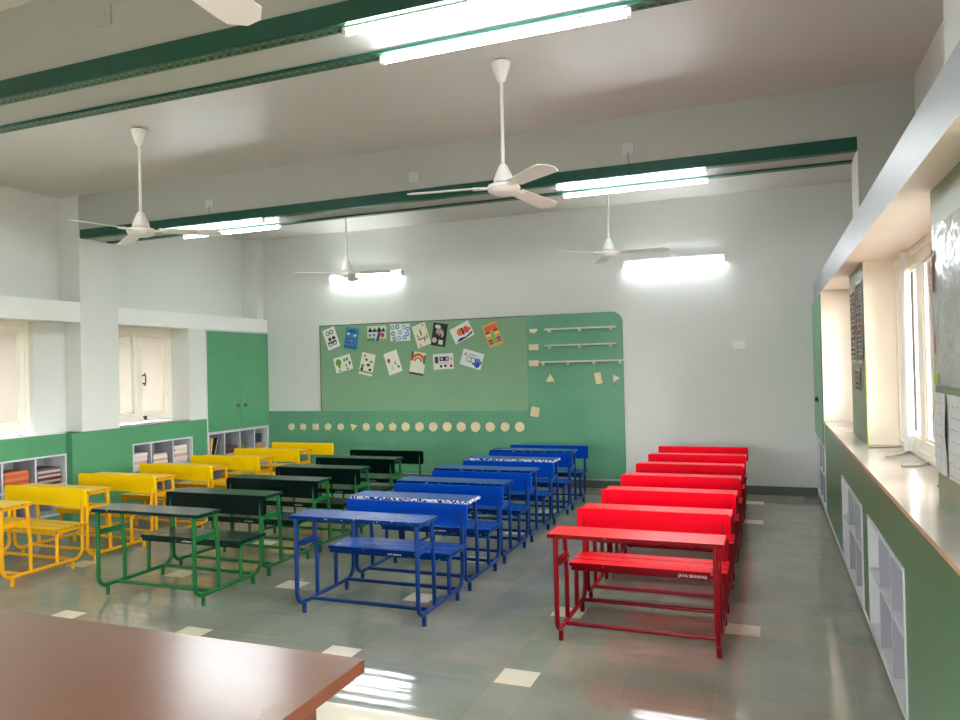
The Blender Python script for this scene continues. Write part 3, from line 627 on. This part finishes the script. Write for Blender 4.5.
# ------------------------------------------------------------------ channels and tube lights on the beams
def channel(x0, x1, y, front, label):
    t = thing('slotted_channel', label, 'channel', (x0, y, 3.035), 0, 'green slotted channels under the beams')
    L = x1-x0; w_ = .075; d = .014
    if front:
        f = MB(); f.box(0, L, -.006, 0, -d, .078); 
        for xx in (L*.415,): 
            pass
        f.build('flange', CHAN, t)
    b = MB()
    b.box(0, L, 0, .004, -d, -.0005); b.box(0, L, w_-.004, w_, -d, -.0005); b.build('side_lip', CHAN, t)
    # slotted base: two staggered rows of slots cut through
    b = MB(); P_ = .05; n = int(L/P_); rows_ = [.004, .016, .028, .045, .057, w_-.004]
    z = -d
    for r_ in (0, 2, 4): b.add([(0, rows_[r_], z), (L, rows_[r_], z), (L, rows_[r_+1], z), (0, rows_[r_+1], z)], [(0, 1, 2, 3)])
    for r_, ph in ((1, 0), (3, .025)):
        for k in range(n+1):
            a = k*P_+ph-.010; c = a+.022
            a, c = max(0, a), min(L, c)
            if c > a: b.add([(a, rows_[r_], z), (c, rows_[r_], z), (c, rows_[r_+1], z), (a, rows_[r_+1], z)], [(0, 1, 2, 3)])
    b.build('slotted_base', CHANB, t, solid=.002)
    return t
channel(XL+.03, .632, 5.894, True, 'green slotted channel along the front edge of the far beam')
channel(XL+.03, .632, 6.232, False, 'thin green slotted channel along the rear edge of the far beam')
channel(XL+.03, .632, 2.754, True, 'wide green slotted channel along the front edge of the near beam')
channel(XL+.03, .632, 3.079, False, 'green slotted channel along the rear edge of the near beam')
gT = 'fluorescent tube lights'
def tube_light(x0, x1, y, z, label, wall=False):
    t = thing('tube_light', label, 'light', (x0, y, z), 0, gT); L = x1-x0
    if wall:
        bx(0, L, -.03, 0, .012, .052).build('batten', FANW, t, bevel=.003)
        b = MB(); b.tube([(.03, -.034, -.006), (L-.03, -.034, -.006)], .0155, 10); b.build('tube', TUBEM, t, smooth=True)
        for x in (0, L-.03): bx(x, x+.03, -.056, 0, -.026, .03).build('end_holder', FANW, t)
        b = bx(L*.5-.03, L*.5+.03, -.02, .0, .055, .09).build('cable_entry', FANW, t)
    else:
        bx(0, L, -.015, .015, -.010, 0).build('batten', FANW, t, bevel=.002)
        b = MB(); b.tube([(.02, 0, -.022), (L-.02, 0, -.022)], .012, 10); b.build('tube', TUBEM, t, smooth=True)
        for x in (0, L-.02): bx(x, x+.02, -.014, .014, -.036, -.010).build('end_holder', FANW, t)
    return t
ZT = 3.020
tube_light(-1.68, -.47, 2.79, ZT, 'lit tube under the front edge of the near beam, at the top of the photo')
tube_light(-1.675, -.495, 3.118, ZT, 'lit tube under the rear edge of the near beam')
tube_light(-1.60, -.39, 5.935, ZT, 'lit tube under the front edge of the far beam, right side')
tube_light(-1.62, -.41, 6.27, ZT, 'lit tube under the rear edge of the far beam, right side')
tube_light(-5.74, -4.50, 5.935, ZT, 'lit tube under the front edge of the far beam, left side')
tube_light(-5.80, -4.55, 6.27, ZT, 'lit tube under the rear edge of the far beam, left side')
for k, y in enumerate((2.79, 3.118)): tube_light(-5.74, -4.5, y, ZT, 'added lit tube under the near beam on the left, out of view, %s edge' % ('front', 'rear')[k])  # two unseen tubes added to brighten the near bay
tube_light(-5.79, -4.62, YB, 2.845, 'lit tube on the far wall, left side', True)
tube_light(-1.62, -.42, YB, 2.74, 'lit tube on the far wall, right side', True)

# ------------------------------------------------------------------ ceiling fans
def make_fan(label, loc, angs, drop=.80):
    t = thing('ceiling_fan', label, 'fan', loc, 0, 'white ceiling fans')
    b = MB(); b.lathe([(.018, -.135), (.03, -.12), (.062, -.02), (.062, -.008)], n=20); b.build('canopy', FANW, t, smooth=True)
    b = MB(); b.lathe([(.05, -.010), (.05, 0)], n=16); b.build('ceiling_hook_plate', DARK, t)
    b = MB(); b.tube([(0, 0, -.12), (0, 0, -drop+.11)], .0115, 10); b.build('down_rod', FANW, t, smooth=True)
    b = MB(); b.lathe([(.066, -drop+.02), (.062, -drop+.05), (.03, -drop+.125), (.018, -drop+.14)], n=20); b.build('bell_cover', FANW, t, smooth=True)
    b = MB(); b.lathe([(.02, -drop-.062), (.06, -drop-.055), (.098, -drop-.035), (.108, -drop-.015), (.10, -drop+.005), (.06, -drop+.016), (.02, -drop+.018)], n=28); b.build('motor', FANW, t, smooth=True)
    for a in angs:
        b = MB(); n = 10; L0, L1 = .15, .62
        top = []; bot = []
        for i in range(n+1):
            s = i/n; x = L0+(L1-L0)*s; hw_ = (.052+.022*s) if s < .85 else (.052+.022*s)*math.sqrt(max(.05, 1-((s-.85)/.16)**2))
            tw = math.radians(11)
            for sg in (-1, 1): top.append((x, sg*hw_, -drop-.012-sg*hw_*math.sin(tw)*.9-.02*s))
        f = [(2*i, 2*i+1, 2*i+3, 2*i+2) for i in range(n)]
        ca, sa = math.cos(D(a)), math.sin(D(a))
        b.add([(x*ca-y*sa, x*sa+y*ca, z) for x, y, z in top], f)
        bl_ = b.build('blade', FANW, t, solid=.004)
        b = MB(); pts = [(.09, .022), (.17, .03), (.20, .03), (.20, -.03), (.17, -.03), (.09, -.022)]
        b.prism([(x*ca-y*sa, x*sa+y*ca) for x, y in pts], -drop-.018, -drop-.010); b.build('blade_iron', FANW, bl_)
    return t
make_fan('white ceiling fan in the middle of the room, under the near bay', (-1.545, 4.48, ZC), (198, 315, 76))
make_fan('white ceiling fan on the left side, before the far beam', (-4.61, 4.52, ZC), (268, 28, 148))
make_fan('white ceiling fan beyond the far beam, left, before a wall tube', (-4.60, 7.6, ZC), (112, 232, 352))
make_fan('white ceiling fan beyond the far beam on the right', (-1.49, 7.6, ZC), (351, 111, 231))
make_fan('white ceiling fan of which only a blade tip shows at the top edge', (-1.53, 1.34, ZC), (88, 208, 328))

# ------------------------------------------------------------------ switch plates
def plate(label, x, y, z, w_=.13, h_=.09, cable=None, m_=None):
    t = thing('switch_plate', label, 'switch', (x, y, z), 0)
    bx(-w_/2, w_/2, -.012, 0, -h_/2, h_/2).build('plate', m_ or PLASTIC, t, bevel=.004)
    bx(-.018, .018, -.017, -.012, -.02, .02).build('rocker', m_ or WHITE, t, bevel=.003)
    if cable:
        b = MB(); b.tube([(0, -.008, -h_/2+.02), (0, -.02, -h_/2-.01), (.005, -.012, -cable)], .006, 6); b.build('cable', STEEL, t)
    return t
plate('white switch plate on the bare far wall to the right of the board', -.303, YB, 1.722)
plate('square white junction plate on the far beam, middle', -2.869, 5.9, 3.225, .09, .09, None, PLG)
plate('white junction plate with hanging cable on the far beam, left', -5.12, 5.9, 3.215, .09, .09, .10, PLG)
plate('white junction plate with conduit on the far beam, right', -.987, 5.9, 3.235, .09, .10, .12, PLG)
plate('round-cornered cover plate on the near beam at upper left', -3.02, 2.76, 3.32, .09, .10, None, BEAM_SHADED)

# ------------------------------------------------------------------ notices on the right pillars
def notice(label, x, y0, y1, z0, z1, paper, lines, wav=.004, seed=1, shapes_=()):
    r_ = random.Random(seed); b = MB(); n, k = 10, 8
    def P(i, j): 
        s, q = i/n, j/k
        return (x-.004-abs(wav*math.sin(s*7+q*3+seed))-wav*.4*math.sin(q*9+seed), y0+(y1-y0)*s, z0+(z1-z0)*q)
    v = [P(i, j) for i in range(n+1) for j in range(k+1)]
    f = [(i*(k+1)+j, i*(k+1)+j+1, (i+1)*(k+1)+j+1, (i+1)*(k+1)+j) for i in range(n) for j in range(k)]
    b.add(v, f, paper); b.add([(a+.0015, c_, d_) for a, c_, d_ in v], f, paper)
    if lines:
        xo = x-.010-wav*1.4
        if len(lines) > 3:
            q = z1-.02
            while q > z0+.03:
                hh = r_.uniform(.012, .04); a = y0+.015
                while a < y1-.03:
                    L = r_.uniform(.03, .11); e = min(a+L, y1-.015)
                    b.box(xo, xo+.0006, a, e, max(z0+.01, q-hh), q, pc(*lines[r_.randrange(len(lines))])); a = e+.012
                q -= hh+.010
        else:
            for q in range(int((z1-z0)/.042)):
                z = z1-.04-q*.042; a = y0+.03
                while a < y1-.06:
                    L = r_.uniform(.015, .05)
                    b.box(xo, xo+.0006, a, a+L, z, z+.006, pc(*lines[r_.randrange(len(lines))])); a += L+r_.uniform(.012, .05)
    if not lines:
        xo = x-.0165; y1 -= .02
        b.box(xo, xo+.0008, y1-.045, y1-.012, z0+.36, z0+.52, pc(140, 60, 60)); b.box(xo, xo+.0008, y1-.075, y1-.01, z0+.008, z0+.05, pc(150, 190, 40)); b.box(xo, xo+.0008, y1-.05, y1-.02, z0+.12, z0+.2, pc(170, 90, 80))
    o = b.build('notice_sheet', None, None, smooth=True)
    tag(o, label, 'notice', 'sheets pinned on the green pillars')
    return o
SHEET = mat('plastic_sleeve', srgb(168, 170, 170), .22, bump=.9, bscale=14, var=.10, vscale=9, spec=.5)
PAPER = mat('grey_paper', srgb(206, 210, 212), .5, bump=.2, bscale=8, var=.04, vscale=6)
cols = [(150, 60, 50), (60, 90, 60), (60, 60, 90), (160, 120, 60), (90, 90, 90)]
notice('wrinkled clear plastic sleeve pinned high on the near green pillar', .62, 2.72, 3.36, 1.425, 2.035, SHEET, [], .008, 2)
notice('grey printed sheet low on the near green pillar, farther of two', .62, 3.215, 3.41, 1.085, 1.395, PAPER, [(176, 178, 180), (186, 186, 188)], .004, 3)
notice('grey printed sheet low on the near green pillar, nearer of two', .62, 2.74, 3.17, 1.085, 1.395, PAPER, [(176, 178, 180), (186, 186, 188)], .004, 4)
CH = mat('chart_paper', srgb(200, 202, 200), .5, var=.05)
notice('tall printed chart on the far green pillar, nearer of the pair', .62, 5.72, 6.03, 1.50, 2.08, CH, cols, .002, 5)
notice('tall printed chart on the far green pillar, farther of the pair', .62, 6.10, 6.42, 1.50, 2.05, CH, cols, .002, 6)
notice('small torn paper strips under the charts on the far green pillar', .62, 5.95, 6.2, 1.30, 1.46, CH, cols, .002, 8)

# ------------------------------------------------------------------ books in the cubbies
def stack(x, y, z, names, cat_cols, lab, grp, seed, w_=.2, d_=.26, th=(.018, .03), sgn=1):
    r_ = random.Random(seed); n = len(cat_cols)
    for k, col in enumerate(cat_cols):
        t_ = r_.uniform(*th); a = r_.uniform(-.05, .05); dx, dy = r_.uniform(-.008, .008), r_.uniform(-.008, .008)
        root = thing('notebook', lab % ('bottom' if k == 0 else 'topmost' if k == n-1 else ORD[k]+' from the bottom,'), 'notebook', (x+dx, y+dy, z), a, grp)
        c = MB(); c.box(-d_/2, d_/2, -w_/2, w_/2, 0, .002); c.box(-d_/2, d_/2, -w_/2, w_/2, t_-.002, t_); c.box(d_/2-.002, d_/2, -w_/2, w_/2, .002, t_-.002)
        c.build('cover', pc(*col), root); bx(-d_/2+.003, d_/2-.003, -w_/2+.003, w_/2-.004, .002, t_-.002).build('pages', pc(214, 206, 188), root)
        z += t_+.0005
OR = [(196, 96, 50), (206, 110, 60), (180, 84, 44), (210, 120, 70), (190, 92, 48), (200, 108, 66)]
MX = [(120, 50, 44), (170, 160, 160), (96, 40, 40), (180, 170, 165), (120, 60, 60), (186, 170, 170), (90, 80, 84)]
PK = [(222, 200, 196), (226, 218, 210), (216, 160, 152), (228, 222, 214), (222, 206, 200), (226, 220, 212)]
fz = .409
stack(NX-.16, 5.225, fz+.006, 0, OR, 'orange covered notebook, %s in the near left cubby stack', 'orange notebooks in the near left cubby', 11, .27, .26, (.026, .036))
stack(NX-.16, 5.585, fz+.006, 0, MX, 'dull red or grey notebook, %s in the stack beside the orange notebooks', 'mixed notebooks in the near left cubby', 12, .27, .26, (.022, .032))
stack(XL-.15, 6.71, .4305, 0, PK, 'pale notebook, %s in the left compartment below the far left window', 'pale notebooks below the far window', 13, .20, .24, (.026, .036))
stack(XL-.15, 7.02, .4305, 0, PK[:5], 'pale notebook, %s in the middle compartment below the far left window', 'pale notebooks below the far window', 14, .22, .24, (.026, .036))
stack(XL-.15, 7.36, .4305, 0, PK, 'pale notebook, %s in the right compartment below the far left window', 'pale notebooks below the far window', 15, .22, .24, (.026, .036))
stack(XL-.15, 8.29, .4305, 0, [(90, 50, 40), (70, 44, 40), (120, 60, 50), (84, 50, 46)], 'brown notebook, %s in the second compartment under the corner cupboard', 'brown notebooks under the corner cupboard', 16, .24, .24, (.022, .03))
# first compartment: leaning yellow and black folders; the others: boxes and a small basket
for k, (col, lean, lab) in enumerate([((232, 178, 20), .30, 'yellow folder leaning in the compartment below the corner cupboard'), ((30, 30, 30), .55, 'black folder leaning over the yellow one below the corner cupboard')]):
    f = thing('folder', lab, 'folder', (XL-.02, 7.87+.075*k, .441), 0)
    c = MB(); c.box(-.22, 0, 0, .004, 0, .24); c.box(-.22, 0, .022, .026, 0, .24); c.box(-.22, -.216, .004, .022, 0, .24)
    o = c.build('cover', pc(*col), f); o.rotation_euler = (-lean*.6, 0, 0); o2 = bx(-.214, -.004, .005, .021, .002, .236).build('pages', pc(214, 206, 188), o)
b = MB(); b.box(-.2, 0, 0, .17, 0, .085)
f = thing('storage_box', 'light brown cardboard box in the last compartment under the corner cupboard', 'box', (XL-.03, 8.84, .43)); bx(-.2, 0, 0, .2, 0, .085).build('carton', pc(176, 146, 100), f, bevel=.004); bx(-.203, .003, -.003, .203, .07, .088).build('lid', pc(168, 138, 94), f)
f = thing('storage_box', 'dark blue box standing on the light brown carton under the corner cupboard', 'box', (XL-.05, 8.85, .5185)); bx(-.16, 0, 0, .13, 0, .12).build('carton', pc(40, 56, 64), f, bevel=.004); bx(-.163, .003, -.003, .133, .105, .124).build('lid', pc(48, 66, 76), f)
f = thing('pencil_cup', 'small olive pencil cup in the third compartment under the corner cupboard', 'cup', (XL-.09, 8.58, .43))
b = MB(); b.lathe([(.04, 0), (.046, .11), (.042, .11), (.036, .008)], n=16); b.build('cup', pc(120, 124, 70), f, smooth=True)
for k in range(3):
    b = MB(); b.tube([(0.01*k-.01, .01, .012), (.02*k-.03, .03-.02*k, .18)], .004, 6); b.build('pencil', pc(*[(200, 170, 60), (60, 90, 60), (150, 60, 50)][k]), f)
